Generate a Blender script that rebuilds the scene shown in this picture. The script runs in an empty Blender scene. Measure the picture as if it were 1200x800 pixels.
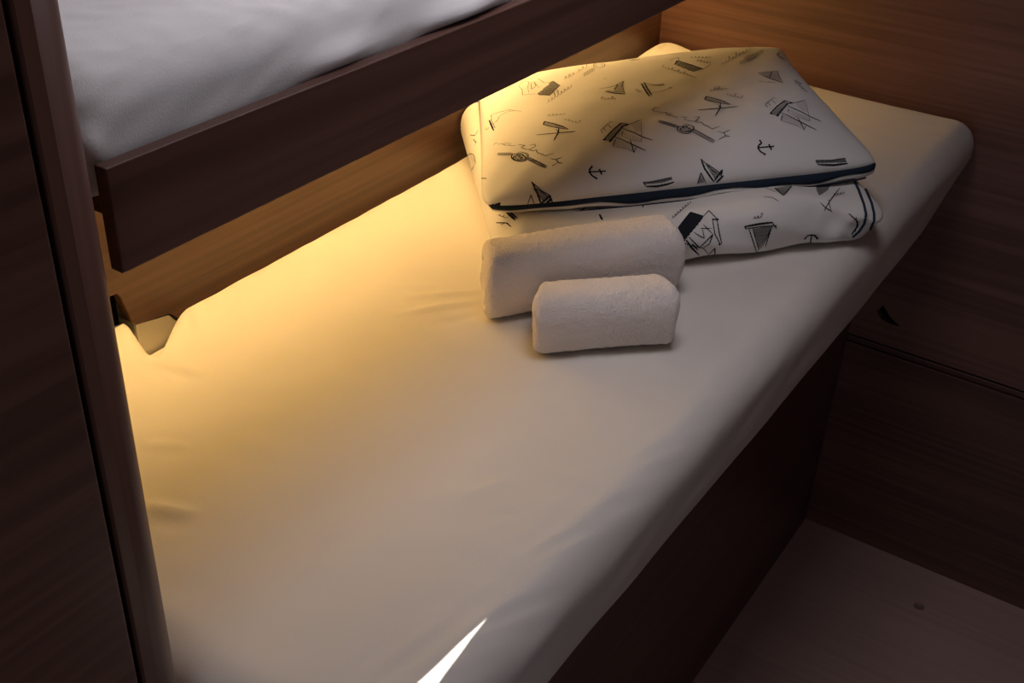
import bpy, bmesh, math, random
import numpy as np
from mathutils import Vector, Matrix
from mathutils.bvhtree import BVHTree

random.seed(7); rng = np.random.default_rng(7)
scene = bpy.context.scene
col = scene.collection

# ------------------------------------------------------------------ camera
# 1 m units; X across the berth (0 = hull-side board), Y along it, Z up from the cabin floor
CAM = Vector((1.152, 0.0, 2.0)); FPX = 1344.0
YAW, PITCH, ROLL = (math.radians(a) for a in (32.361, 32.471, 2.583))
fwd = Vector((-math.sin(YAW)*math.cos(PITCH), math.cos(YAW)*math.cos(PITCH), -math.sin(PITCH)))
r0 = Vector((math.cos(YAW), math.sin(YAW), 0)); u0 = r0.cross(fwd)
right = math.cos(ROLL)*r0 + math.sin(ROLL)*u0
up = -math.sin(ROLL)*r0 + math.cos(ROLL)*u0
cd = bpy.data.cameras.new('camera'); cam = bpy.data.objects.new('camera', cd); col.objects.link(cam)
cam.matrix_world = Matrix(((right.x, up.x, -fwd.x, CAM.x), (right.y, up.y, -fwd.y, CAM.y),
                           (right.z, up.z, -fwd.z, CAM.z), (0, 0, 0, 1)))
cd.sensor_width = 36; cd.lens = FPX/1200*36; cd.clip_start = 0.02
scene.camera = cam

# ------------------------------------------------------------------ light
world = bpy.data.worlds.new('world'); scene.world = world; world.use_nodes = True
world.node_tree.nodes['Background'].inputs[0].default_value = (0.55, 0.65, 0.9, 1)
world.node_tree.nodes['Background'].inputs[1].default_value = 0.25

SUN_DIR = Vector((0.03, 0.28, 0.95)).normalized()          # towards the sun
sd = bpy.data.lights.new('sun', 'SUN'); sd.energy = 7; sd.angle = 0.002; sd.color = (1, .97, .93)
sun = bpy.data.objects.new('sun', sd); col.objects.link(sun)
sun.rotation_euler = SUN_DIR.to_track_quat('Z', 'Y').to_euler()
sun.location = (2, -2, 5)

HATCH = (0.69, 0.97)                                         # centre of the deck hatch above the aisle
hl = bpy.data.lights.new('hatch_daylight', 'AREA'); hl.shape = 'SQUARE'; hl.size = 0.42
hl.energy = 3.9; hl.color = (0.97, 0.92, 1.0)
hlo = bpy.data.objects.new('hatch_daylight', hl); col.objects.link(hlo); hlo.location = (HATCH[0], HATCH[1], 2.315)

FILL_OPENING = (1.02, 1.72, 1.95)                                    # unseen opening and its lamp, added as ambient fill: x0, x1, height
dl = bpy.data.lights.new('added_fill_light', 'AREA'); dl.shape = 'RECTANGLE'; dl.size = FILL_OPENING[1]-FILL_OPENING[0]; dl.size_y = FILL_OPENING[2]-.15
dl.energy = 2.6; dl.color = (0.98, 0.94, 1.0)
dlo = bpy.data.objects.new('added_fill_light', dl); col.objects.link(dlo); dlo.location = ((FILL_OPENING[0]+FILL_OPENING[1])/2, -.77, FILL_OPENING[2]/2+.05)
dlo.rotation_euler = (math.radians(90), 0, 0)

LZ, LY0, LY1, LED_W, LED_C, LED_TILT = 1.475, .56, 2.375, 4.8, (1, .62, .215), 14   # the strip lamp built further down

vs = scene.view_settings
vs.view_transform = 'Standard'; vs.look = 'None'; vs.gamma = 1; vs.use_curve_mapping = False
vs.exposure = 0.0

# ------------------------------------------------------------------ pixel helpers (1200x800 frame)
def ray(px, py):
    px, py = float(px), float(py)
    return ((px-600)/FPX*right + (400-py)/FPX*up + fwd).normalized()
def px_z(px, py, z): d = ray(px, py); return CAM + d*((z-CAM.z)/d.z)
def px_x(px, py, x): d = ray(px, py); return CAM + d*((x-CAM.x)/d.x)
def px_y(px, py, y): d = ray(px, py); return CAM + d*((y-CAM.y)/d.y)

# ------------------------------------------------------------------ object helpers
def obj_from(name, V, F, mat, parent=None, smooth=True):
    me = bpy.data.meshes.new(name)
    me.from_pydata([tuple(map(float, v)) for v in V], [], [tuple(map(int, f)) for f in F])
    me.update()
    for m in (mat if isinstance(mat, (list, tuple)) else [mat]): me.materials.append(m)
    if smooth: me.polygons.foreach_set('use_smooth', [True]*len(me.polygons))
    o = bpy.data.objects.new(name, me); col.objects.link(o)
    if parent: o.parent = parent; o.matrix_parent_inverse = parent.matrix_world.inverted()
    return o
def bm_obj(name, bm, mat, parent=None, smooth=False):
    me = bpy.data.meshes.new(name); bm.to_mesh(me); bm.free()
    me.materials.append(mat)
    if smooth: me.polygons.foreach_set('use_smooth', [True]*len(me.polygons))
    o = bpy.data.objects.new(name, me); col.objects.link(o)
    if parent: o.parent = parent; o.matrix_parent_inverse = parent.matrix_world.inverted()
    return o
def box(name, a, b, mat, parent=None, bev=0.0, seg=2):
    bm = bmesh.new(); bmesh.ops.create_cube(bm, size=1)
    for v in bm.verts:
        for i in range(3): v.co[i] = a[i] if v.co[i] < 0 else b[i]
    if bev: bmesh.ops.bevel(bm, geom=bm.edges[:], offset=bev, segments=seg, profile=.5, affect='EDGES')
    return bm_obj(name, bm, mat, parent)
def prism(name, pts, vec, mat, parent=None, bev=0.0):
    bm = bmesh.new(); vs_ = [bm.verts.new(p) for p in pts]; f = bm.faces.new(vs_)
    r = bmesh.ops.extrude_face_region(bm, geom=[f])
    for v in r['geom']:
        if isinstance(v, bmesh.types.BMVert): v.co += Vector(vec)
    bmesh.ops.recalc_face_normals(bm, faces=bm.faces[:])
    if bev: bmesh.ops.bevel(bm, geom=bm.edges[:], offset=bev, segments=2, profile=.5, affect='EDGES')
    return bm_obj(name, bm, mat, parent)
def cut(o, cutter):
    m = o.modifiers.new('cut', 'BOOLEAN'); m.operation = 'DIFFERENCE'; m.object = cutter; m.solver = 'EXACT'
    bpy.context.view_layer.update()
    me = bpy.data.meshes.new_from_object(o.evaluated_get(bpy.context.evaluated_depsgraph_get()))
    o.modifiers.clear(); o.data = me; me.name = o.name
    bpy.data.objects.remove(cutter)
def thing(name, label, cat, loc, group=None):
    o = bpy.data.objects.new(name, None); col.objects.link(o); o.location = loc; o.empty_display_size = .05
    o['label'] = label; o['category'] = cat
    if group: o['group'] = group
    bpy.context.view_layer.update()
    return o
def tag(o, label, cat, group=None):
    o['label'] = label; o['category'] = cat
    if group: o['group'] = group
    return o
def struct(o, label=None):
    o['kind'] = 'structure'
    if label: o['label'] = label
    return o

# ------------------------------------------------------------------ materials
def new_mat(name):
    m = bpy.data.materials.new(name); m.use_nodes = True
    return m, m.node_tree.nodes, m.node_tree.links, m.node_tree.nodes['Principled BSDF']
def wood(name, dark, light, axis, rough=.38, scale=1.0):
    m, N, L, B = new_mat(name)
    tc = N.new('ShaderNodeTexCoord'); mp = N.new('ShaderNodeMapping')
    s = [85*scale]*3; s[axis] = 1.6*scale; mp.inputs['Scale'].default_value = s
    n1 = N.new('ShaderNodeTexNoise'); n1.inputs['Scale'].default_value = 1; n1.inputs['Detail'].default_value = 5
    s2 = [9*scale]*3; s2[axis] = .5*scale
    mp2 = N.new('ShaderNodeMapping'); mp2.inputs['Scale'].default_value = s2
    n2 = N.new('ShaderNodeTexNoise'); n2.inputs['Scale'].default_value = 1; n2.inputs['Detail'].default_value = 3
    L.new(tc.outputs['Object'], mp.inputs[0]); L.new(tc.outputs['Object'], mp2.inputs[0])
    L.new(mp.outputs[0], n1.inputs[0]); L.new(mp2.outputs[0], n2.inputs[0])
    ad = N.new('ShaderNodeMath'); ad.operation = 'MULTIPLY_ADD'; ad.inputs[1].default_value = .45
    L.new(n2.outputs[0], ad.inputs[0])
    ml = N.new('ShaderNodeMath'); ml.operation = 'MULTIPLY'; ml.inputs[1].default_value = .55
    L.new(n1.outputs[0], ml.inputs[0]); L.new(ml.outputs[0], ad.inputs[2])
    cr = N.new('ShaderNodeValToRGB'); cr.color_ramp.elements[0].position = .40; cr.color_ramp.elements[1].position = .58
    cr.color_ramp.elements[0].color = (*dark, 1); cr.color_ramp.elements[1].color = (*light, 1)
    L.new(ad.outputs[0], cr.inputs[0]); L.new(cr.outputs[0], B.inputs['Base Color'])
    B.inputs['Roughness'].default_value = rough
    bp = N.new('ShaderNodeBump'); bp.inputs['Strength'].default_value = .06; bp.inputs['Distance'].default_value = .002
    L.new(n1.outputs[0], bp.inputs['Height']); L.new(bp.outputs[0], B.inputs['Normal'])
    return m
def cloth(name, c, scale=900, bump=.25, dist=.0006, rough=.95, var=.04, sheen=.0):
    m, N, L, B = new_mat(name)
    tc = N.new('ShaderNodeTexCoord')
    n = N.new('ShaderNodeTexNoise'); n.inputs['Scale'].default_value = scale; n.inputs['Detail'].default_value = 3
    L.new(tc.outputs['Object'], n.inputs[0])
    n2 = N.new('ShaderNodeTexNoise'); n2.inputs['Scale'].default_value = 6; n2.inputs['Detail'].default_value = 4
    L.new(tc.outputs['Object'], n2.inputs[0])
    cr = N.new('ShaderNodeValToRGB')
    cr.color_ramp.elements[0].color = (*[x*(1-var) for x in c], 1); cr.color_ramp.elements[1].color = (*[min(1, x*(1+var)) for x in c], 1)
    L.new(n2.outputs[0], cr.inputs[0]); L.new(cr.outputs[0], B.inputs['Base Color'])
    bp = N.new('ShaderNodeBump'); bp.inputs['Strength'].default_value = bump; bp.inputs['Distance'].default_value = dist
    L.new(n.outputs[0], bp.inputs['Height']); L.new(bp.outputs[0], B.inputs['Normal'])
    B.inputs['Roughness'].default_value = rough; B.inputs['Specular IOR Level'].default_value = .2
    B.inputs['Sheen Weight'].default_value = sheen
    return m
def plain(name, c, rough=.6, spec=.3, emit=None, es=1):
    m, N, L, B = new_mat(name)
    n = N.new('ShaderNodeTexNoise'); n.inputs['Scale'].default_value = 40
    cr = N.new('ShaderNodeValToRGB'); cr.color_ramp.elements[0].color = (*[x*.93 for x in c], 1); cr.color_ramp.elements[1].color = (*c, 1)
    L.new(n.outputs[0], cr.inputs[0]); L.new(cr.outputs[0], B.inputs['Base Color'])
    B.inputs['Roughness'].default_value = rough; B.inputs['Specular IOR Level'].default_value = spec
    if emit: B.inputs['Emission Color'].default_value = (*emit, 1); B.inputs['Emission Strength'].default_value = es
    return m
WD, WL = (.082, .038, .028), (.138, .065, .047)
W_X = wood('wood_grain_across', WD, WL, 0)
W_Y = wood('wood_grain_lengthwise', WD, WL, 1)
W_HEAD = wood('bulkhead_wood', (.115, .052, .038), (.185, .089, .066), 0)
W_Z = wood('wood_grain_upright', WD, WL, 2)
W_FLOOR = wood('floor_wood', (.54, .36, .31), (.62, .42, .36), 0, .5, .8)
SHEET = cloth('cream_sheet', (.75, .70, .635), 700, .35, .0008)
SHEET2 = cloth('white_sheet', (.80, .78, .77), 600, .25, .0008)
COTTON = cloth('printed_cotton', (.76, .73, .69), 1400, .15, .0004)
TERRY = cloth('white_terry', (.92, .83, .765), 420, 1.0, .004, 1, .05, .1)
NAVY = cloth('navy_cotton', (.018, .028, .045), 1500, .2, .0004)
LINING = plain('hull_lining', (.70, .67, .62), .7)
WHITE = plain('white_panel', (.45, .43, .41), .6)
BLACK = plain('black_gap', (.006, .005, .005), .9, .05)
INK = plain('dark_ink', (.020, .022, .028), .9, .1)
INK_MID = plain('grey_ink', (.13, .125, .125), .9, .1)
INK_FAINT = plain('pale_ink', (.30, .275, .25), .9, .1)
METAL = plain('anodised_metal', (.5, .5, .5), .35, .5)

YF = 2.40            # head wall
ZT = 1.163           # top of the lower mattress
ZC = 2.33            # ceiling
XR, Y0 = 2.05, -0.75 # aisle side and foot side of the cabin

# ------------------------------------------------------------------ the cabin
fl = box('floor', (.0, Y0, -.03), (XR, YF+.03, 0), W_FLOOR)
hp = px_z(1077, 710, 0)
bm = bmesh.new(); bmesh.ops.create_cone(bm, segments=40, radius1=.0125, radius2=.0125, depth=.2, cap_ends=True)
bmesh.ops.translate(bm, vec=hp, verts=bm.verts[:]); cut(fl, bm_obj('cutter', bm, BLACK))
struct(fl, 'dark wooden cabin sole board with a round finger hole')
box('hole_shade', (.0, Y0, -.09), (XR, YF, -.07), BLACK, fl)  # black sheet that paints the dark seen through the finger hole

Z1 = .569            # seam between the two panels of the head wall
wh = struct(box('wall_head', (-.1, YF+.03, 0), (XR, YF+.06, ZC), W_HEAD), 'reddish brown wooden bulkhead at the head of the bunks')
upn = box('upper_panel', (-.02, YF, Z1+.012), (XR, YF+.03, ZC), W_HEAD, wh, .002)
box('lower_panel', (-.02, YF, -.002), (XR, YF+.03, Z1-.010), W_X, wh, .002)
box('moulding', (-.02, YF+.004, Z1-.008), (XR, YF+.03, Z1+.006), W_X, wh, .002)
tri = [px_y(940+x/5.335, 330+y/5.335, YF-.02) for x, y in [(450, 205), (490, 170), (535, 245), (600, 305), (530, 287), (475, 255)]]
cut(upn, prism('cutter', tri, (0, .038, 0), BLACK))
pn = prism('finger_pull_shade', [p+Vector((0, .0355, 0)) for p in tri], (0, .002, 0), BLACK, wh)  # black sheet at the recess bottom stands in for its shade

hul = struct(box('wall_hull', (-.10, Y0, 0), (-.045, YF+.03, ZC), LINING), 'white hull lining behind the bunks')
box('shadow_gap_strip', (-.0445, .44, 1.08), (-.0405, .8515, 1.30), BLACK, hul)  # black strip put in for the shadowed gap below the board
struct(box('wall_aisle', (XR, Y0, 0), (XR+.04, YF+.06, ZC), W_Y), 'wooden bulkhead across the aisle')
wf = box('wall_foot', (-.1, Y0-.04, 0), (XR+.04, Y0, ZC), W_X)
cut(wf, box('cutter', (FILL_OPENING[0], Y0-.1, .06), (FILL_OPENING[1], Y0+.1, FILL_OPENING[2]), W_X)); struct(wf, 'wooden bulkhead with an opening added for fill light at the foot of the cabin')
cl = box('ceiling', (-.1, Y0-.04, ZC), (XR+.04, YF+.06, ZC+.03), WHITE)
HX, HY, HH = HATCH[0], HATCH[1], .25
cut(cl, box('cutter', (HX-HH, HY-HH, ZC-.1), (HX+HH, HY+HH, ZC+.1), WHITE))
struct(cl, 'white cabin headliner')
win = bpy.data.objects.new('window_1', None); col.objects.link(win); win.location = (HX, HY, ZC)
struct(win, 'square deck hatch with an added sheet that masks the sun'); bpy.context.view_layer.update()
for a, b in (((-HH-.03, -HH-.03), (HH+.03, -HH)), ((-HH-.03, HH), (HH+.03, HH+.03)), ((-HH-.03, -HH), (-HH, HH)), ((HH, -HH), (HH+.03, HH))):
    box('hatch_frame', (HX+a[0], HY+a[1], ZC-.012), (HX+b[0], HY+b[1], ZC), METAL, win, .003)
# unseen sheet added to block the sun, its wedge shapes the sliver below
sun_mask = box('sun_mask', (HX-HH, HY-HH, ZC+.004), (HX+HH, HY+HH, ZC+.008), WHITE, win)
def to_ceiling(p): return p + SUN_DIR*((ZC-.02-p.z)/SUN_DIR.z)
tip = px_z(571, 724, ZT); wl = px_z(489, 800, ZT); wr = px_z(514, 800, ZT-.004)
wedge = [tip, tip+(wl-tip)*1.7, tip+(wr-tip)*1.7]
cut(sun_mask, prism('cutter', [to_ceiling(p) for p in wedge], SUN_DIR*.06, WHITE))

# board along the hull side, with the tab that reaches down into the mattress notch
def YZ(px, py): p = px_x(px, py, 0); return p.y, p.z
prof = [(.44, 1.60), (.44, 1.212), YZ(137, 344), YZ(142, 349), YZ(150, 366), YZ(156, 379), YZ(160, 381), YZ(198, 367.5),
        YZ(203, 369), YZ(209, 373), YZ(222, 372), (1.0, 1.10), (YF, 1.10), (YF, 1.60)]
hb = prism('trim_1', [(0, y, z) for y, z in prof], (-.018, 0, 0), W_Y, None, .0015)
struct(hb, 'brown wooden board along the hull under the upper bunk')

prism('lining_ledge', [(-.004, y, z) for y, z in ((.852, .99), (.852, 1.148), (.909, 1.136), (.919, 1.122), (1.0, 1.096), (1.0, .99))], (-.04, 0, 0), LINING, hb)
# wardrobe at the foot of the bunks
wd = thing('wardrobe', 'dark brown wooden wardrobe front with rounded corner post at the left edge', 'wardrobe', (.3, 0, 0))
box('carcass', (.0, Y0+.01, 0), (.535, .39, ZC-.01), W_Z, wd)
box('door_panel', (.538, Y0+.02, .08), (.562, .3815, ZC-.03), W_Y, wd, .0015)
cx_, cy_, r_ = .527, .399, .035
pts = [(.538, .3885)] + [(.562, .3885)] + [(cx_+r_*math.cos(a), cy_+r_*math.sin(a)) for a in np.linspace(0, math.pi/2, 14)] + [(.44, .434), (.44, .392), (.538, .392)]
po = prism('corner_post', [(x, y, 0) for x, y in pts], (0, 0, ZC-.01), W_Z, wd)
po.data.polygons.foreach_set('use_smooth', [abs(p.normal.z) < .5 and p.area < .02 for p in po.data.polygons])

# bunk base under the lower mattress
bb = thing('bunk_base', 'dark wooden base carrying the lower bunk above the cabin floor', 'bed base', (.3, 1.4, 0))
box('front_panel', (.556, .436, 0), (.578, YF-.002, .966), W_Y, bb, .002)
box('mattress_board', (.0, .436, .966), (.690, YF-.002, .985), W_Y, bb, .002)

# ------------------------------------------------------------------ soft goods
def rbox(x0, x1, y0, y1, z0, z1, res, r):
    """closed box surface as a welded fine grid, all edges rounded with radius r"""
    P, F = [], []; base = 0
    def grid(a, b, fn):
        nonlocal base
        A, Bq = np.meshgrid(a, b, indexing='ij'); P.append(fn(A.ravel(), Bq.ravel())); n, m = len(a), len(b)
        i, j = np.meshgrid(np.arange(n-1), np.arange(m-1), indexing='ij'); k = base+i*m+j
        F.append(np.stack([k, k+m, k+m+1, k+1], -1).reshape(-1, 4)); base += n*m
    X = np.linspace(x0, x1, max(3, int((x1-x0)/res)+1)); Y = np.linspace(y0, y1, max(3, int((y1-y0)/res)+1)); Z = np.linspace(z0, z1, max(3, int((z1-z0)/res)+1))
    c = lambda v, a: np.full_like(a, v)
    grid(X, Y, lambda a, b: np.stack([a, b, c(z1, a)], -1))
    grid(Y, X, lambda a, b: np.stack([b, a, c(z0, a)], -1))
    grid(Y, Z, lambda a, b: np.stack([c(x1, a), a, b], -1))
    grid(Z, Y, lambda a, b: np.stack([c(x0, a), b, a], -1))
    grid(X[::-1], Z, lambda a, b: np.stack([a, c(y1, a), b], -1))
    grid(X, Z, lambda a, b: np.stack([a, c(y0, a), b], -1))
    V = np.concatenate(P); F = np.concatenate(F)
    _, idx, inv = np.unique(np.round(V*1e5).astype(np.int64), axis=0, return_index=True, return_inverse=True)
    V = V[idx]; F = inv.reshape(-1)[F]
    lo = np.array([x0, y0, z0])+r; hi = np.array([x1, y1, z1])-r
    C = np.clip(V, lo, hi); D = V-C; n = np.linalg.norm(D, axis=1, keepdims=True)
    V = C + D/np.maximum(n, 1e-9)*np.minimum(n, 1e9)*0 + D/np.maximum(n, 1e-9)*np.where(n > 1e-9, r, 0)
    return V, F
def waves(P, freq, n=14, seed=0):
    """smooth pseudo-noise in about -1..1 from random plane waves"""
    g = np.random.default_rng(seed); out = np.zeros(len(P))
    for _ in range(n):
        k = g.normal(size=P.shape[1]); k *= freq*g.uniform(.6, 1.5)/np.linalg.norm(k)
        out += np.sin(P@k*2*np.pi+g.uniform(0, 6.28))
    return out/math.sqrt(n)
def sstep(a, b, x): t = np.clip((x-a)/(b-a), 0, 1); return t*t*(3-2*t)
def ridge(P, a, b, amp, w):
    """a crease running from a to b (plan coordinates), fading at both ends"""
    a, b = np.array(a[:2]), np.array(b[:2]); d = b-a; L = np.linalg.norm(d); d /= L
    q = P[:, :2]-a; t = q@d/L; s = q@np.array([-d[1], d[0]])
    return amp*np.exp(-(s/w)**2)*np.sin(np.pi*np.clip(t, 0, 1))**.7

# lower mattress in its fitted sheet
V, F = rbox(.004, .752, .452, YF-.006, .987, ZT, .0065, .052)
top = sstep(1.10, 1.15, V[:, 2])
V[:, 2] += top*(.0012*waves(V[:, :2], 2.2, seed=1) + .0004*waves(V[:, :2], 14, seed=2))
yy = V[:, 1]
# near side: lifted hem towards the head, gentle bulge, fine puckers running along the edge
low = sstep(1.12, 1.0, V[:, 2]); near = sstep(.60, .72, V[:, 0])
V[:, 2] += low*near*(.082*sstep(1.9, 2.40, yy)**1.3 + .012*sstep(1.5, .7, yy))
side = near*sstep(1.155, 1.12, V[:, 2])
V[:, 0] += side*(.0007*waves(np.stack([yy*2.2, V[:, 2]*9], -1), 2.2, seed=5) - .006*sstep(1.06, 1.0, V[:, 2]))
edge = near*sstep(1.11, 1.15, V[:, 2])*sstep(1.5, .9, yy)
V[:, 2] += edge*.0009*waves(np.stack([(V[:, 0]-.25*yy)*30, yy*4], -1), 1.6, seed=8)
# notch in the hull-side edge round the board's tab
def side_of(a, b):                      # signed distance from the plan line a-b, positive on its left
    d = np.array([b[0]-a[0], b[1]-a[1]]); d /= np.linalg.norm(d)
    return (V[:, 1]-a[1])*d[0]-(V[:, 0]-a[0])*d[1]
V[:, 0] -= .042*sstep(.858, .835, yy)*sstep(.16, .03, V[:, 0])
dL = side_of((-.036, .850), (.112, .785)); dR = -side_of((.006, .938), (.112, .785))
wN = sstep(-.004, .022, dL)*sstep(-.006, .030, dR)
kN = wN*sstep(1.075, 1.10, V[:, 2]); V[:, 2] += kN*(1.096+.05*np.maximum(V[:, 0]-.03, 0)-V[:, 2])
# back edge is a little fuller by the head and pillow side
V[:, 2] += top*.024*np.exp(-((V[:, 0]-.03)/.10)**2)*sstep(2.10, 2.32, yy)
for (a, b, amp, w) in [((178, 428), (232, 446), -.0035, .006), ((176, 430), (196, 450), -.003, .005), ((190, 424), (250, 440), .002, .010),
                       ((168, 590), (236, 604), .0030, .008), ((164, 520), (225, 522), .0016, .008), ((172, 605), (215, 622), -.002, .010),
                       ((462, 370), (566, 352), .0028, .006), ((470, 350), (566, 342), .0022, .006), ((455, 336), (520, 336), .0014, .006), ((500, 385), (566, 368), -.0012, .008),
                       ((226, 352), (236, 392), .003, .006), ((540, 585), (600, 560), .0012, .008), ((575, 610), (602, 598), -.0018, .004), ((545, 575), (585, 552), -.001, .006),
                       ((612, 452), (660, 436), .0012, .008), ((760, 420), (800, 440), .001, .012)]:
    V[:, 2] += top*ridge(V, px_z(*a, ZT), px_z(*b, ZT), amp*1.35, w)
mt = tag(obj_from('mattress', V, F, SHEET), 'lower bunk mattress in a cream fitted sheet, holding pillow and towels', 'mattress')
# elasticated hem of the sheet showing under the near edge
def sweep(name, path, prof_fn, mat, parent):
    Vs, Fs = [], []; n = len(path); m = None
    for i, p in enumerate(path):
        ring = prof_fn(i, p); m = len(ring); Vs += ring
    for i in range(n-1):
        for j in range(m-1):
            k = i*m+j; Fs.append((k, k+1, k+m+1, k+m))
    return obj_from(name, Vs, Fs, mat, parent)
def tube(name, path, rad, mat, parent, seg=8):
    Vs, Fs = [], []; n = len(path); path = [Vector(p) for p in path]
    for i, p in enumerate(path):
        t = (path[min(i+1, n-1)]-path[max(i-1, 0)]).normalized()
        a = t.cross(Vector((0, 0, 1))); a = a.normalized() if a.length > 1e-4 else Vector((1, 0, 0)); b = t.cross(a)
        rr = rad(i/(n-1)) if callable(rad) else rad
        Vs += [p+rr*(math.cos(q)*a+math.sin(q)*b) for q in np.linspace(0, 2*math.pi, seg, endpoint=False)]
    for i in range(n-1):
        for j in range(seg): Fs.append((i*seg+j, i*seg+(j+1) % seg, (i+1)*seg+(j+1) % seg, (i+1)*seg+j))
    Fs.append(tuple(range(seg-1, -1, -1))); Fs.append(tuple((n-1)*seg+j for j in range(seg)))
    return obj_from(name, Vs, Fs, mat, parent)

# upper bunk: rail and bottom board
ub = thing('upper_bunk', 'upper bunk with a dark brown wooden rail along its edge', 'bunk', (.3, 1.4, 1.58))
RX, RZ0, RZ1, RY = .522, 1.581, 1.664, .460
box('rail', (RX-.013, RY, RZ0), (RX, YF-.002, RZ1), W_Y, ub, .0012)
box('bottom_board', (.0, RY+.03, 1.602), (RX-.013, YF-.002, 1.618), W_Y, ub)
# upper mattress
V, F = rbox(.0, .507, .4365, YF-.004, 1.620, 1.738, .0062, .046)
front = sstep(.34, .46, V[:, 0])*sstep(1.62, 1.66, V[:, 2])
q = np.stack([V[:, 1]*9, (V[:, 0]-V[:, 2])*30-V[:, 1]*9], -1)
V[:, 2] += sstep(.22, .45, V[:, 0])*sstep(1.66, 1.70, V[:, 2])*(.0004*waves(q, 1.3, seed=3) + .0006*waves(q, 2.6, seed=4))
V[:, 0] -= front*(.003*(1+waves(V[:, 1:2], 1.2, seed=9))*.5 + .0006*np.abs(waves(np.stack([V[:, 1]*5-V[:, 2]*9, V[:, 2]*6], -1), 2.2, seed=12)))
V[:, 2] += sstep(1.70, 1.74, V[:, 2])*.0015*waves(V[:, :2], 1.6, seed=13)
# folds of the sheet lapping over the rail
for y_, w_, a_ in ((.72, .05, .010), (.90, .07, .014), (.46, .012, .008), (1.25, .08, .012)):
    V[:, 0] += a_*np.exp(-((V[:, 1]-y_)/w_)**2)*np.exp(-((V[:, 2]-1.674)/.014)**2)*sstep(.38, .45, V[:, 0])
V[:, 0] = np.where(V[:, 2] < RZ1+.001, np.minimum(V[:, 0], .5075), V[:, 0])
um = tag(obj_from('mattress', V, F, SHEET2), 'upper bunk mattress in a rumpled white sheet behind the wooden rail', 'mattress')

# strip light fixed to the hull-side board, under the upper bunk
ls = thing('led_strip_light', 'warm strip light fixed to the board under the upper bunk', 'lamp', (.0, 1.4, LZ))
box('housing', (.0005, LY0, LZ), (.040, LY1, LZ+.014), METAL, ls, .002)
box('diffuser', (.006, LY0+.004, LZ-.005), (.036, LY1-.004, LZ), plain('warm_diffuser', (.9, .8, .6), .5, .3, (1, .66, .25), 3), ls)
ld = bpy.data.lights.new('strip_glow', 'AREA'); ld.shape = 'RECTANGLE'; ld.size = .026; ld.size_y = LY1-LY0; ld.energy = LED_W; ld.color = LED_C; ld.spread = math.radians(165)
lo_ = bpy.data.objects.new('strip_glow', ld); col.objects.link(lo_); lo_.location = (.022, (LY0+LY1)/2, LZ-.008)
lo_.rotation_euler = (0, math.radians(-LED_TILT), 0); lo_.parent = ls; lo_.matrix_parent_inverse = ls.matrix_world.inverted()

# folded duvet
TOWEL_A = ((.374, 1.149, ZT), (.542, 1.386, ZT))      # axis of the larger towel roll
def quad_map(V, Lx, Ly, c):
    s = (V[:, 0]/Lx)[:, None]; t = (V[:, 1]/Ly)[:, None]; c = [np.array(k, float) for k in c]
    return (1-s)*(1-t)*c[0]+s*(1-t)*c[1]+s*t*c[2]+(1-s)*t*c[3]
dv = thing('duvet', 'folded white duvet printed with ships, lying under the pillow', 'duvet', (.45, 1.7, ZT))
dc = [(.366, 1.200), (.766, 1.712), (.395, 2.10), (-.022, 1.632)]
Lx, Ly, H = .63, .50, .086
V, F = rbox(0, Lx, 0, Ly, 0, H, .006, .040)
s, t = V[:, 0]/Lx, V[:, 1]/Ly
bul = .010*waves(V[:, :2], 3.2, seed=21)*sstep(.03, .07, V[:, 2])
xy = quad_map(V, Lx, Ly, dc)
frontd = sstep(.12, .0, V[:, 1]); rightd = sstep(Lx-.20, Lx, V[:, 0])
zz = V[:, 2] + bul*.5 - .010*rightd*sstep(.02, .08, V[:, 2])
dirf = np.array([dc[1][1]-dc[0][1], -(dc[1][0]-dc[0][0])])/math.hypot(dc[1][0]-dc[0][0], dc[1][1]-dc[0][1])
puck = .005*waves(np.stack([V[:, 0]*4+V[:, 2]*6, V[:, 2]*5], -1), 1.6, seed=22)*frontd + .004*waves(np.stack([V[:, 0]*11-V[:, 2]*9, V[:, 2]*4], -1), 1.2, seed=23)*frontd*rightd
P = np.column_stack([xy + puck[:, None]*dirf, zz + ZT+.002])
P[:, 0] = np.maximum(P[:, 0], .004)
# the larger towel roll presses into the duvet's front
ta, tb = np.array(TOWEL_A[0][:2]), np.array(TOWEL_A[1][:2]); tL = np.linalg.norm(tb-ta); td = (tb-ta)/tL; tn = np.array([-td[1], td[0]])
qt = (P[:, :2]-ta)@td; qn = (P[:, :2]-ta)@tn
P[:, :2] += (np.maximum(.0505-qn, 0)*sstep(-.03, .0, qt)*sstep(tL+.03, tL, qt))[:, None]*tn
duv = obj_from('cover', P, F, COTTON, dv)
bvh_d = BVHTree.FromPolygons([Vector(p) for p in P], [tuple(map(int, f)) for f in F])

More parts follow.
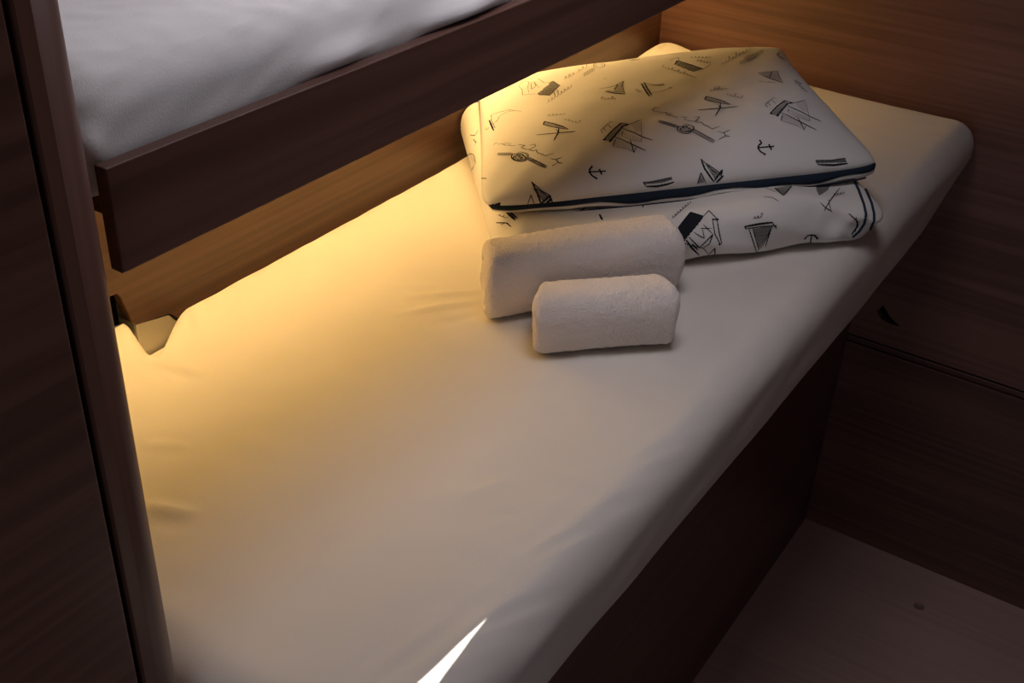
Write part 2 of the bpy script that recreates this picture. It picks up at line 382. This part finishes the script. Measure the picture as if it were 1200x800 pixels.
# pillow
pl = thing('pillow', 'plump pillow in a white ship-and-anchor print case with navy piping', 'pillow', (.5, 1.75, ZT+H))
cFL = np.array(px_z(562, 247, 1.268)); cFR = np.array(px_z(1041, 195, 1.262)); cBR = np.array(px_z(918, 53, 1.315)); cBL = np.array((.006, 1.645, 1.275))
nu, nv = 150, 120
U, Vv = np.meshgrid(np.linspace(0, 1, nu), np.linspace(0, 1, nv), indexing='ij'); U = U.ravel(); Vv = Vv.ravel()
def pillow_surf(u, v, sgn):
    s, t = 2*u-1, 2*v-1
    b = ((1-u)*(1-v))[:, None]*cFL + (u*(1-v))[:, None]*cFR + (u*v)[:, None]*cBR + ((1-u)*v)[:, None]*cBL
    du = (cFR-cFL)/np.linalg.norm(cFR-cFL); dvv = (cBR-cFR)/np.linalg.norm(cBR-cFR); du[2] = dvv[2] = 0
    b = b - (.010*t*np.abs(t)**3*(1-s*s)**.8*(t > 0))[:, None]*dvv - (np.where(s > 0, .036, .006)*s*np.abs(s)**3*(1-t*t)**.8)[:, None]*du
    es = np.clip(1-np.abs(s)**2.6, 0, 1); et = np.clip(1-np.abs(t)**2.6, 0, 1)
    h = (es**.44)*(et**np.where(t < 0, .50, .70))
    b = b - (.016*(np.abs(s)*np.abs(t))**9)[:, None]*(np.sign(s)[:, None]*du + np.sign(t)[:, None]*dvv)
    if sgn > 0:
        pv = np.stack([u*1.3, v], -1)
        z = .064*h*(1-.10*t) + .0028*waves(pv, 1.5, seed=31)*h + .0006*waves(pv, 6, seed=32)*h**.5
        c = np.exp(-(((u-.04)/.16)**2+((v-.05)/.2)**2)); z += c*.0012*np.sin((u*1.4-v)*38)*h**.4
    else:
        z = -.012*h
    b[:, 2] += z
    if sgn < 0: b[:, 2] = np.maximum(b[:, 2], ZT+H-.002)
    return b
T = pillow_surf(U, Vv, 1); Bt = pillow_surf(U, Vv, -1)
idx = np.arange(nu*nv).reshape(nu, nv)
Ft = np.stack([idx[:-1, :-1], idx[1:, :-1], idx[1:, 1:], idx[:-1, 1:]], -1).reshape(-1, 4)
bidx = idx+nu*nv; border = np.zeros((nu, nv), bool); border[0] = border[-1] = True; border[:, 0] = border[:, -1] = True
bidx = np.where(border, idx, bidx)
Fb = np.stack([bidx[:-1, :-1], bidx[:-1, 1:], bidx[1:, 1:], bidx[1:, :-1]], -1).reshape(-1, 4)
VV = np.concatenate([T, Bt]); FF = np.concatenate([Ft, Fb])
used = np.unique(FF); rem = -np.ones(len(VV), int); rem[used] = np.arange(len(used))
obj_from('pillowcase', VV[used], rem[FF], COTTON, pl)
bvh_p = BVHTree.FromPolygons([Vector(p) for p in T], [tuple(map(int, f)) for f in Ft])
# navy border along the open front edge, with the pale under-hem below it
fe = T[idx[:, 0]]; outw = np.array([dirf[0], dirf[1], 0])
def border_prof(k0, k1, z0, z1, wig):
    def fn(i, p):
        f = i/(nu-1); e = min(1, .35+f/.5, f/.03, (1-f)/.015+.55); w = 1+wig*math.sin(f*17+1)+.5*wig*math.sin(f*41)
        a = p+outw*k0*e+np.array([0, 0, z0*e]); b = p+outw*k1*e*w+np.array([0, 0, z1*e*w]); m = (a+b)/2+outw*.003*e
        return [Vector(a), Vector(m), Vector(b), Vector(b-outw*.003), Vector(m-outw*.006)]
    return fn
sweep('navy_border', [p for p in fe], border_prof(-.001, .004, .002, -.010, .30), NAVY, pl)
sweep('under_hem', [p for p in fe], border_prof(.000, .001, -.008, -.018, .15), COTTON, pl)
tube('navy_piping', [p+outw*.0015+np.array([0, 0, -.0185-.001*math.sin(i*.11)]) for i, p in enumerate(fe)][12:-6], .0014, NAVY, pl, 6)

# ------------------------------------------------------------------ printed motifs, draped on the cloth as thin ink
REG = {'A': (530, 60, 6.667), 'B': (640, 60, 6.667), 'C': (760, 40, 6.667), 'D': (880, 60, 5.0), 'E': (530, 150, 6.153), 'F': (680, 140, 6.667),
       'G': (770, 200, 4.444), 'H': (760, 120, 12.0), 'I': (570, 160, 12.0), 'J': (690, 130, 12.0), 'K': (760, 20, 4.0), 'L': (500, 20, 4.0)}
MPX = .00142
def resample(pts, step):
    out = [np.array(pts[0], float)]
    for a, b in zip(pts[:-1], pts[1:]):
        a = np.array(a, float); b = np.array(b, float); n = max(1, int(math.ceil(np.linalg.norm(b-a)/step)))
        out += [a+(b-a)*k/n for k in range(1, n+1)]
    return out
class Motif:
    def __init__(s, name, reg, bvh, parent): s.name, s.reg, s.bvh, s.parent = name, reg, bvh, parent; s.V, s.F, s.M = [], [], []
    def px(s, p): x, y, k = REG[s.reg]; return x+p[0]/k, y+p[1]/k
    def line(s, pts, w=1.0, ink=0, taper=True):
        P = resample([s.px(p) for p in pts], 1.2); hits = []
        for q in P:
            h = s.bvh.ray_cast(CAM, ray(*q)); hits.append((h[0], h[1]) if h[0] is not None else None)
        run = []
        for h in hits+[None]:
            if h is None:
                s._ribbon(run, w, ink, taper); run = []
            else: run.append(h)
        return s
    def _ribbon(s, run, w, ink, taper):
        n = len(run)
        if n < 2: return
        base = len(s.V)
        for i, (p, nr) in enumerate(run):
            if nr.dot(CAM-p) < 0: nr = -nr
            t = run[min(i+1, n-1)][0]-run[max(i-1, 0)][0]
            if t.length < 1e-7: t = Vector((1, 0, 0))
            sd_ = nr.cross(t.normalized()).normalized()
            k = (1.2 if ink == 0 else 1.1)*w*MPX*.5*(1-.45*taper*abs(2*i/(n-1)-1)**3)*(1+.12*math.sin(i*1.7))
            s.V += [p+nr*.0006+sd_*k, p+nr*.0006-sd_*k]
        for i in range(n-1):
            a = base+2*i; s.F.append((a, a+1, a+3, a+2)); s.M.append(ink)
    def hatch(s, poly, w=1.0, ink=1, gap=1.0, ang=.6):
        """fill a traced outline with close pen strokes"""
        q = np.array([s.px(p) for p in poly]); c, sn = math.cos(ang), math.sin(ang); R2 = np.array([[c, sn], [-sn, c]]); r = q@R2.T
        x, y, k = REG[s.reg]
        for yv in np.arange(r[:, 1].min()+gap*.4, r[:, 1].max(), gap):
            xs = []
            for a, b in zip(r, np.roll(r, -1, 0)):
                if (a[1]-yv)*(b[1]-yv) < 0: xs.append(a[0]+(b[0]-a[0])*(yv-a[1])/(b[1]-a[1]))
            xs.sort()
            for a, b in zip(xs[::2], xs[1::2]):
                e = np.array([[a, yv], [b, yv]])@R2
                s.line([((u_-x)*k, (v_-y)*k) for u_, v_ in e], w, ink, False)
        return s
    def scribble(s, a, b, amp, n, w=.7, ink=2):
        """illegible handwriting between two points"""
        a = np.array(a, float); b = np.array(b, float); d = b-a; nn = np.array([-d[1], d[0]])/np.linalg.norm(d); pts = []
        for l_ in range(n):
            h_ = amp*random.choice((.45, .5, .55, .6, 1.25)); wd_ = random.uniform(.7, 1.3)
            for q_ in np.linspace(0, 2*math.pi, 7)[:-1]:
                f = (l_+q_/6.28)/n; pts.append(a+d*(f+.42*wd_/n*math.sin(q_))-nn*(h_*(1-math.cos(q_))-amp*.5)+d/np.linalg.norm(d)*.35*h_*(1-math.cos(q_)))
        return s.line(pts, w, ink)
    def rope(s, a, b, wid, ink=0, n=None):
        a = np.array(a, float); b = np.array(b, float); d = b-a; L = np.linalg.norm(d); nn = np.array([-d[1], d[0]])/L*wid; k = REG[s.reg][2]
        s.line([a+nn, b+nn], .7, ink); s.line([a-nn, b-nn], .7, ink); n = n or int(L/k/1.6)
        for i in range(n+1):
            c = a+d*i/n; s.line([c-nn+d/n*.3, c+nn-d/n*.3], .6, ink, False)
        return s
    def loop(s, c, rx, ry, w=.8, ink=0, a0=0, a1=360, rot=0):
        return s.line([(c[0]+rx*math.cos(math.radians(a))*math.cos(rot)-ry*math.sin(math.radians(a))*math.sin(rot), c[1]+rx*math.cos(math.radians(a))*math.sin(rot)+ry*math.sin(math.radians(a))*math.cos(rot)) for a in np.linspace(a0, a1, 18)], w, ink, False)
    def dot(s, c, r, ink=0):
        k = REG[s.reg][2]
        return s.hatch([(c[0]+r*k*math.cos(a), c[1]+r*k*math.sin(a)) for a in np.linspace(0, 6.28, 9)[:-1]], .8, ink, .6)
    def done(s):
        if not s.F: return
        o = obj_from(s.name, s.V, s.F, [INK, INK_MID, INK_FAINT], s.parent); o.data.polygons.foreach_set('material_index', s.M); return o
def M(name, reg, d=False): return Motif(name, reg, bvh_d if d else bvh_p, dv if d else pl)

def small_boat(reg, o, sc=1.0):      # motif of A3 / C3, offset o within its region
    m = M('printed_boat', reg); g = lambda *p: [(x*sc+o[0], y*sc+o[1]) for x, y in p]
    m.line(g((0, 105), (170, 90), (300, 78)), 1.3).line(g((60, 0), (120, 15), (200, 38), (248, 62)), 1.5).line(g((50, 26), (130, 45), (240, 62)), 1.1)
    m.line(g((62, 0), (50, 26)), 1.3).hatch(g((62, 4), (200, 40), (238, 60), (130, 44), (54, 24)), .7, 1, 1.1, .3)
    m.line(g((172, 48), (168, 90), (132, 150)), 1.3).line(g((150, 60), (168, 88)), .7)
    m.scribble(*g((80, -45), (225, -60)), 14, 5).scribble(*g((210, -20), (340, 15)), 12, 5); m.done()
small_boat('A', (660, 550)); small_boat('C', (387, 488), 1.02)

m = M('printed_ship', 'A').hatch([(665, 335), (740, 270), (785, 235), (840, 270), (760, 345), (680, 345)], .9, 1, .9, -.6)
m.line([(785, 235), (840, 270), (760, 347), (665, 340)], 1, 1).line([(520, 275), (545, 300), (550, 345), (590, 340), (660, 335)], .8, 1).line([(520, 275), (560, 235), (600, 240), (590, 285), (600, 330)], .7, 2)
m.line([(610, 250), (640, 240), (655, 275), (620, 300), (615, 250)], .8, 1).line([(670, 215), (720, 250), (760, 245), (785, 237)], .8, 1).line([(640, 240), (680, 290)], .7, 2).scribble((740, 400), (940, 268), 18, 8, .8, 2); m.done()
M('printed_script', 'B').scribble((135, 215), (225, 175), 20, 3).scribble((240, 160), (330, 110), 20, 3).done()
m = M('printed_knot', 'B').rope((295, 187), (375, 140), 10, 2).loop((415, 112), 45, 19, .9, 1).loop((412, 112), 28, 10, .7, 2); m.done()
m = M('printed_boat', 'A').line([(290, 540), (325, 622)], 1.9).line([(303, 535), (338, 605)], .8, 1).line([(310, 545), (305, 500), (360, 480), (440, 460), (540, 472)], 1.0, 1).line([(345, 560), (370, 510), (430, 475), (480, 470)], .8, 1).line([(320, 575), (350, 540)], .7, 1).scribble((255, 615), (290, 600), 14, 2); m.done()

m = M('printed_boat', 'B').line([(462, 315), (520, 328), (620, 337)], 1.9).line([(470, 308), (525, 318), (615, 326)], .9).line([(415, 295), (490, 285), (540, 270), (605, 235), (592, 270), (616, 332)], .9, 1)
m.hatch([(540, 283), (600, 245), (612, 325), (530, 318)], .7, 2, 1.2, .9).line([(560, 262), (530, 305)], 1, 0).scribble((420, 372), (550, 372), 9, 5, .8, 2).scribble((445, 220), (482, 212), 5, 2); m.done()
m = M('printed_boat', 'B').line([(742, 255), (770, 300), (805, 355)], 1.8).line([(765, 245), (795, 300), (825, 345)], 1.5).hatch([(742, 255), (765, 245), (825, 345), (805, 355)], .6, 1, 1.0, .2)
m.line([(765, 250), (850, 265), (925, 260), (900, 270), (800, 270)], 1.1, 1).line([(820, 330), (900, 312), (985, 285)], .8, 2).line([(955, 290), (985, 283)], 1, 1).scribble((695, 295), (740, 322), 12, 3); m.done()
M('printed_knot', 'B').scribble((650, 72), (735, 66), 12, 5, .8, 2).done()

def tall_ship(reg, f):   # traced once in J; f maps those coordinates
    m = M('printed_ship', reg); g = lambda *p: [f(x, y) for x, y in p]
    m.line(g((200, 415), (330, 280), (450, 175), (540, 185)), 1.5).line(g((290, 440), (380, 330), (480, 215), (560, 190)), 1.7).line(g((290, 440), (330, 390)), 2.2).line(g((200, 415), (240, 395)), 2)
    m.hatch(g((215, 415), (455, 180), (500, 200), (290, 430)), .8, 1, 1.0, .3).line(g((480, 215), (560, 190)), 2.2)
    m.line(g((560, 195), (600, 180), (740, 125)), 1.1, 1).line(g((480, 250), (640, 310), (760, 370), (895, 415)), 1.5).line(g((350, 370), (450, 400), (600, 470), (800, 560)), 1.5)
    m.line(g((460, 345), (480, 290)), .9, 1).line(g((460, 350), (560, 400), (740, 440), (742, 290), (735, 150)), .7, 2).line(g((375, 400), (335, 500)), 1.1, 1).line(g((335, 500), (520, 530), (630, 580)), .7, 2)
    m.line(g((580, 410), (610, 500), (632, 592)), 1.1).line(g((632, 592), (665, 515)), .8, 1)
    m.hatch(g((470, 300), (740, 400), (730, 440), (560, 400)), .5, 2, 1.7, .4).hatch(g((380, 400), (590, 480), (620, 570), (345, 500)), .5, 2, 1.7, .4).hatch(g((590, 200), (735, 150), (740, 290), (660, 300)), .5, 2, 1.7, .9)
    m.line(g((170, 270), (190, 320)), .9, 1).line(g((200, 240), (235, 285)), .9, 1).line(g((165, 275), (300, 160)), .8, 1).line(g((270, 195), (315, 245)), .9, 1).line(g((290, 150), (340, 165)), .8, 1)
    m.done()
tall_ship('J', lambda x, y: (x, y))
ax, ay = np.array([110., 368]), np.array([0., 0])
def to_D(x, y):     # affine from the first ship's three points to the second's
    A_ = np.linalg.inv(np.array([[200, 415, 1], [540, 185, 1], [800, 560, 1]])); B_ = np.array([[110, 368], [237, 300], [382, 462]])
    return tuple(np.array([x, y, 1])@A_@B_)
tall_ship('D', to_D)

m = M('printed_ship', 'C').hatch([(203, 240), (222, 208), (330, 240), (432, 275), (345, 298)], 1, 0, .9, .25).line([(203, 240), (222, 208), (330, 240), (432, 275)], 1.2).line([(432, 272), (485, 238)], .9, 1)
m.scribble((320, 182), (490, 186), 12, 6, .7, 1).scribble((370, 205), (490, 228), 14, 5, .8, 1).line([(165, 205), (230, 182), (237, 212)], .7, 1).scribble((95, 252), (380, 342), 9, 12, .8, 2); m.done()
M('printed_script', 'C').scribble((565, 240), (830, 92), 14, 10, .8, 2).done()
m = M('printed_knot', 'C').rope((715, 230), (890, 135), 11, 2).loop((800, 180), 48, 18, .9, 2, rot=-.2).loop((800, 180), 30, 10, .8, 2, rot=-.2); m.done()
m = M('printed_boat', 'D').line([(60, 140), (110, 160), (188, 187)], 1.9).line([(40, 128), (155, 118), (165, 150), (185, 183)], .9, 1).line([(40, 128), (65, 142)], .8, 1).hatch([(45, 130), (154, 119), (165, 150), (180, 180), (110, 156)], .7, 2, 1.2, .9).line([(122, 120), (108, 160)], 1.1).scribble((45, 178), (145, 185), 5, 6, .7, 2); m.done()
M('printed_script', 'D').scribble((250, 172), (330, 242), 8, 7, .8, 1).done()
M('printed_script', 'D').scribble((145, 15), (198, 55), 10, 5, .9, 1).done()

def anchor(reg, crown, ringp, stock, arm, d=False):
    m = M('printed_anchor', reg, d); m.line([crown, ringp], 1.4, 0, False).line(stock, 1.6, 0, False).line(arm, 1.7, 0, False).dot(arm[0], 1.1).dot(arm[-1], 1.1).dot(ringp, 1.0); m.done()
anchor('D', (42, 566), (130, 558), [(104, 545), (119, 580)], [(52, 525), (62, 538), (46, 552), (40, 568), (54, 588), (82, 605)])
anchor('F', (74, 412), (192, 405), [(148, 388), (168, 432)], [(90, 370), (74, 390), (70, 414), (92, 440), (126, 462)])
anchor('G', (803, 333), (798, 380), [(786, 372), (812, 376)], [(770, 352), (784, 337), (803, 333), (822, 337), (834, 352)], True)

m = M('printed_boat', 'F').hatch([(488, 492), (712, 452), (720, 470), (640, 492), (505, 505)], .9, 1, 1.1, -.9).line([(488, 490), (560, 490), (640, 470), (715, 450)], 1.0).line([(515, 523), (600, 521), (680, 505), (733, 487)], 1.9).line([(488, 490), (515, 523)], .9); m.done()
m = M('printed_boat', 'D').hatch([(380, 638), (470, 640), (552, 626), (560, 650), (390, 655)], .9, 1, 1.1, -.9).line([(378, 640), (470, 640), (552, 626)], 1.0).line([(392, 664), (480, 667), (566, 657)], 1.9).line([(378, 640), (392, 664)], .9); m.done()
m = M('printed_sailing_boat', 'K').line([(228, 782), (245, 730), (268, 778)], 1.1).line([(245, 665), (262, 710), (306, 772)], 1.9).line([(245, 665), (290, 710), (320, 735)], 1.0).line([(270, 685), (335, 730)], 1, 1).line([(268, 690), (318, 765)], 1.0, 1).line([(308, 765), (345, 718), (338, 745)], 2.0).line([(318, 775), (350, 742)], 2.0).hatch([(240, 735), (262, 775), (230, 780)], .7, 1, 1.3).hatch([(275, 690), (330, 730), (312, 755)], .6, 1, 1.3); m.done()
m = M('printed_sailing_boat', 'E').line([(540, 555), (568, 482), (590, 550)], 1.1, 1).line([(572, 388), (605, 450), (640, 545)], 1.9).line([(572, 388), (645, 455), (712, 490)], 1.1).line([(575, 430), (665, 530)], 1, 1).line([(590, 425), (700, 500)], .8, 1).line([(640, 545), (700, 490), (722, 535)], 2.0).line([(668, 548), (718, 508)], 2.2).hatch([(590, 430), (690, 495), (655, 530)], .6, 1, 1.3); m.done()

m = M('printed_script', 'H')
for L_, w_ in [([(150, 85), (100, 75), (55, 100), (70, 125), (110, 120)], 1.1), ([(110, 122), (190, 150), (240, 142), (262, 180), (300, 178), (335, 195)], 1.0), ([(240, 145), (345, 165)], .7), ([(335, 195), (370, 205), (415, 215)], 1.0), ([(450, 205), (550, 215)], .8),
               ([(515, 215), (500, 245), (570, 260), (650, 272), (720, 205), (640, 215)], .9), ([(700, 240), (660, 285), (740, 280), (780, 320), (830, 335), (900, 380), (930, 360), (1005, 340)], 1.0), ([(970, 410), (1010, 420), (1045, 432), (1140, 390)], 1.0), ([(1060, 425), (1080, 470), (1145, 480)], 1.3), ([(1110, 470), (1050, 490), (980, 530)], .8)]:
    m.line(L_, w_, 1)
m.done()
m = M('printed_knot', 'H').rope((145, 265), (410, 345), 17, 0).rope((620, 390), (915, 555), 22, 0).loop((500, 390), 100, 50, 1.0, 0, rot=.15).loop((545, 370), 95, 42, .9, 0, rot=-.2).loop((505, 385), 70, 26, .8, 1).loop((560, 365), 80, 48, .7, 1, rot=.5).hatch([(410, 385), (520, 330), (640, 370), (600, 430), (470, 445)], .5, 1, 1.5, .7)
m.done()
m = M('printed_script', 'I')
for L_, w_ in [([(160, 90), (125, 95), (105, 122)], .8), ([(160, 112), (220, 105), (270, 127), (320, 122), (340, 132), (410, 130)], .9), ([(240, 95), (355, 100)], .7), ([(450, 115), (545, 130), (490, 155), (560, 185), (600, 185)], 1.0), ([(610, 128), (680, 110), (692, 140), (650, 165), (600, 187), (660, 208), (700, 190), (720, 232), (790, 255), (840, 277), (880, 255), (945, 240)], 1.0), ([(900, 315), (980, 325), (1060, 295)], 1.2), ([(980, 330), (1010, 370), (1070, 377)], 1.5), ([(1000, 375), (920, 415)], .9)]:
    m.line(L_, w_, 1)
m.done()
m = M('printed_knot', 'I').rope((165, 250), (360, 248), 16, 1).rope((590, 310), (835, 430), 20, 0).loop((455, 300), 105, 52, 1.0, 0, rot=.15).loop((500, 280), 95, 44, .9, 1, rot=-.2).loop((440, 305), 62, 36, .9, 0).loop((515, 275), 80, 46, .7, 1, rot=.5).hatch([(360, 295), (480, 235), (585, 280), (550, 335), (430, 355)], .5, 1, 1.5, .7)
m.done()
m = M('printed_boat', 'E').hatch([(240, 588), (285, 552), (350, 538), (345, 560), (300, 580)], 1, 0, 1.1, -.4).line([(245, 592), (300, 583), (360, 572)], 1.6).line([(240, 588), (345, 537)], 1.2); m.done()
M('printed_script', 'E').line([(197, 378), (212, 362), (250, 366)], 1.1, 1).done()

# the duvet's print
m = M('printed_ship', 'G', True).hatch([(103, 305), (175, 217), (242, 238), (225, 262), (160, 340), (135, 372)], 1.1, 0, .9, -.7).line([(103, 305), (175, 217), (242, 238)], 1.5)
for L_, w_ in [([(240, 238), (270, 208), (300, 240), (322, 256)], .9), ([(285, 252), (322, 256)], 1.3), ([(288, 255), (300, 330), (330, 385)], 1.1), ([(150, 360), (180, 400), (218, 437)], 1.9), ([(165, 345), (220, 400), (290, 332), (272, 380), (238, 402)], 1.2), ([(190, 320), (230, 345), (245, 350), (235, 300)], .9), ([(312, 258), (322, 320), (336, 380)], 1.2), ([(268, 436), (300, 402), (302, 436)], 1.2), ([(180, 380), (212, 410)], 1.5), ([(240, 280), (290, 330)], .8), ([(225, 300), (285, 300)], .7), ([(140, 375), (180, 390), (240, 402), (275, 440)], .8)]: m.line(L_, w_, 0)
m.dot((325, 382), 1.3).dot((300, 436), 1.0).scribble((75, 248), (180, 158), 9, 8, .9, 1); m.done()
m = M('printed_ship', 'G', True).line([(455, 290), (530, 277), (602, 268)], 2.0).line([(460, 302), (530, 292), (625, 284)], 1.0).line([(455, 288), (465, 304)], 1.4).line([(600, 270), (622, 300)], 1.0).line([(478, 302), (500, 370), (517, 422)], 1.1).line([(497, 298), (528, 408)], .9).line([(598, 288), (580, 340), (563, 395)], 1.3).line([(517, 422), (552, 385), (597, 290)], .9)
m.hatch([(497, 302), (595, 287), (570, 350), (528, 405)], .7, 1, 1.3, 1.2).scribble((498, 245), (548, 240), 10, 3, .9, 1); m.done()
m = M('printed_ship', 'G', True).hatch([(612, 92), (655, 130), (705, 80), (660, 84)], .9, 1, 1.0).line([(612, 92), (658, 130)], 1.8).line([(658, 130), (705, 78)], 1.2).line([(555, 136), (600, 140), (632, 160)], 1.1, 1).line([(565, 90), (620, 112)], 1, 1); m.done()
m = M('printed_ship', 'G', True).hatch([(825, 68), (905, 72), (890, 100), (845, 132), (832, 110)], .9, 1, 1.0, .8).line([(848, 165), (880, 195), (912, 212)], 1.0).line([(868, 208), (905, 150), (950, 92)], 1.1).line([(890, 150), (905, 205)], 1, 1).scribble((915, 130), (975, 115), 12, 4, .8, 1); m.done()
m = M('printed_ship', 'G', True).line([(998, 222), (1045, 265), (1030, 320)], 1.3).line([(1035, 240), (1045, 290), (1010, 335)], 1.1).line([(1010, 330), (1050, 275)], 1.2); m.done()
m = M('printed_boat', 'E', True).line([(395, 610), (455, 665)], 2.4).line([(412, 602), (470, 655)], 1.6); m.done(); M('printed_script', 'E', True).scribble((330, 622), (405, 652), 12, 3, .8, 1).done(); M('printed_mast', 'E', True).line([(318, 683), (395, 686), (425, 714)], 1.3).line([(350, 700), (385, 685)], .9).done()
m = M('printed_ship', 'E', True).loop((125, 250), 42, 66, .9, 1, rot=.3).line([(85, 250), (130, 180), (160, 262), (130, 322), (90, 272)], .8, 2).line([(150, 200), (172, 255)], 1, 1); m.done()
m = M('printed_boat', 'E', True).line([(150, 535), (145, 600)], 1.4).line([(132, 544), (150, 548), (165, 552)], 1.2); m.done(); M('printed_script', 'E', True).scribble((60, 355), (90, 350), 8, 2, .9, 1).done()
M('printed_script', 'A', True).scribble((18, 612), (75, 595), 6, 4, .8, 2).done()
for q_ in ([(140, 655), (180, 660), (203, 618)], [(165, 688), (188, 715), (172, 735)]): M('printed_mast', 'A', True).line(q_, 1.3, 1).done()
for q_, w_ in (([(150, 742), (172, 788)], 2.2), ([(485, 690), (498, 665)], 1.2), ([(-60, 690), (-20, 660)], 1.4), ([(-5, 720), (40, 690), (30, 660)], 1.2)): M('printed_mast', 'F', True).line(q_, w_).done()
def drape(name, reg, pts, rad, bvh, parent):
    x, y, k = REG[reg]; out = []
    for q in resample([(x+a/k, y+b/k) for a, b in pts], 2):
        h = bvh.ray_cast(CAM, ray(*q))
        if h[0] is not None: out.append(h[0]+h[1]*rad*.5)
    if len(out) > 3: tube(name, out, rad, NAVY, parent)
drape('navy_piping', 'G', [(1030, 62), (1052, 110), (1075, 175), (1086, 225), (1078, 275), (1050, 315), (1015, 345)], .0021, bvh_d, dv)
drape('navy_piping', 'G', [(1062, 62), (1092, 115), (1115, 170), (1128, 225), (1128, 262), (1108, 302)], .0021, bvh_d, dv)

# ------------------------------------------------------------------ rolled towels
def towel(name, label, a, b, rad, depth, power, seed, group, layers):
    """roll from a to b (ends of the axis on the mattress), spiral layers showing in its ends"""
    a = Vector(a); b = Vector(b); L = (b-a).length; d = (b-a).normalized(); side_ = Vector((-d.y, d.x, 0))
    nth, Vs, Fs = 120, [], []
    th = np.linspace(0, 2*math.pi, nth, endpoint=False)
    rounding = .012
    k_ = rounding/rad
    left = [(0.0, rr, -1) for rr in np.linspace(.02, 1-k_, 26)]
    arcl = [(rounding*(1-math.cos(q)), 1-k_+k_*math.sin(q), 0) for q in np.linspace(.2, math.pi/2, 8)]
    body = [(x, 1, 0) for x in np.linspace(rounding, L-rounding, 112)[1:-1]]
    prof_ = left + arcl + body + [(L-x, r, k) for x, r, k in arcl[::-1]] + [(L-x, r, 1) for x, r, _ in left[::-1]]
    P = []
    g = np.random.default_rng(seed)
    for x, rr, k in prof_:
        c, s_ = np.cos(th), np.sin(th)
        rs = (np.abs(c)**power+np.abs(s_)**power)**(-1/power)          # soft-cornered section
        rho = rr*rad*rs
        xx = np.full(nth, x)
        if k:
            ph = (rr*layers-th/(2*math.pi)) % 1
            groove = np.exp(-((ph-.5)/.14)**2)
            xx = xx - k*.0035*groove*sstep(.05, .2, rr) + k*.002*(1-rr**2)
        P.append(np.stack([xx, rho*c*depth, rho*s_], -1))
    P = np.concatenate(P)
    P[:, 1:] *= (1+.022*waves(np.stack([P[:, 0]*7, P[:, 1]*9, P[:, 2]*9], -1), 1.0, seed=seed))[:, None]
    P[:, 1:] *= (1+.010*waves(P*75, 1.0, n=24, seed=seed+1) + .006*g.normal(size=len(P)))[:, None]
    P[:, 0] += .0018*waves(P[:, 1:]*14, 1.0, seed=seed+2)*np.sign(P[:, 0]-L/2)*sstep(.1, .5, np.abs(P[:, 0]/L-.5))
    P[:, 0] += P[:, 1]*(.26*sstep(.6*L, 0, P[:, 0]) - .05*sstep(.4*L, L, P[:, 0]))
    zc = -P[:, 2].min()*.99
    W_ = np.array(a)[None]+P[:, :1]*np.array(d)+P[:, 1:2]*np.array(side_); W_[:, 2] = np.maximum(ZT+P[:, 2]+zc, ZT+.001)
    n = len(prof_)
    for i in range(n-1):
        for j in range(nth): Fs.append((i*nth+j, i*nth+(j+1) % nth, (i+1)*nth+(j+1) % nth, (i+1)*nth+j))
    Fs.append(tuple(range(nth-1, -1, -1))); Fs.append(tuple((n-1)*nth+j for j in range(nth)))
    return tag(obj_from(name, W_, Fs, TERRY), label, 'towel', group)
towel('rolled_towel', 'larger rolled white terry towel leaning against the folded duvet', TOWEL_A[0], TOWEL_A[1], .0525, .89, 2.7, 40, 'rolled towels on the lower bunk', 3.2)
towel('rolled_towel', 'smaller rolled white terry towel in front of the larger roll', (.477, 1.119, ZT), (.611, 1.250, ZT), .0440, .97, 2.7, 50, 'rolled towels on the lower bunk', 3.2)
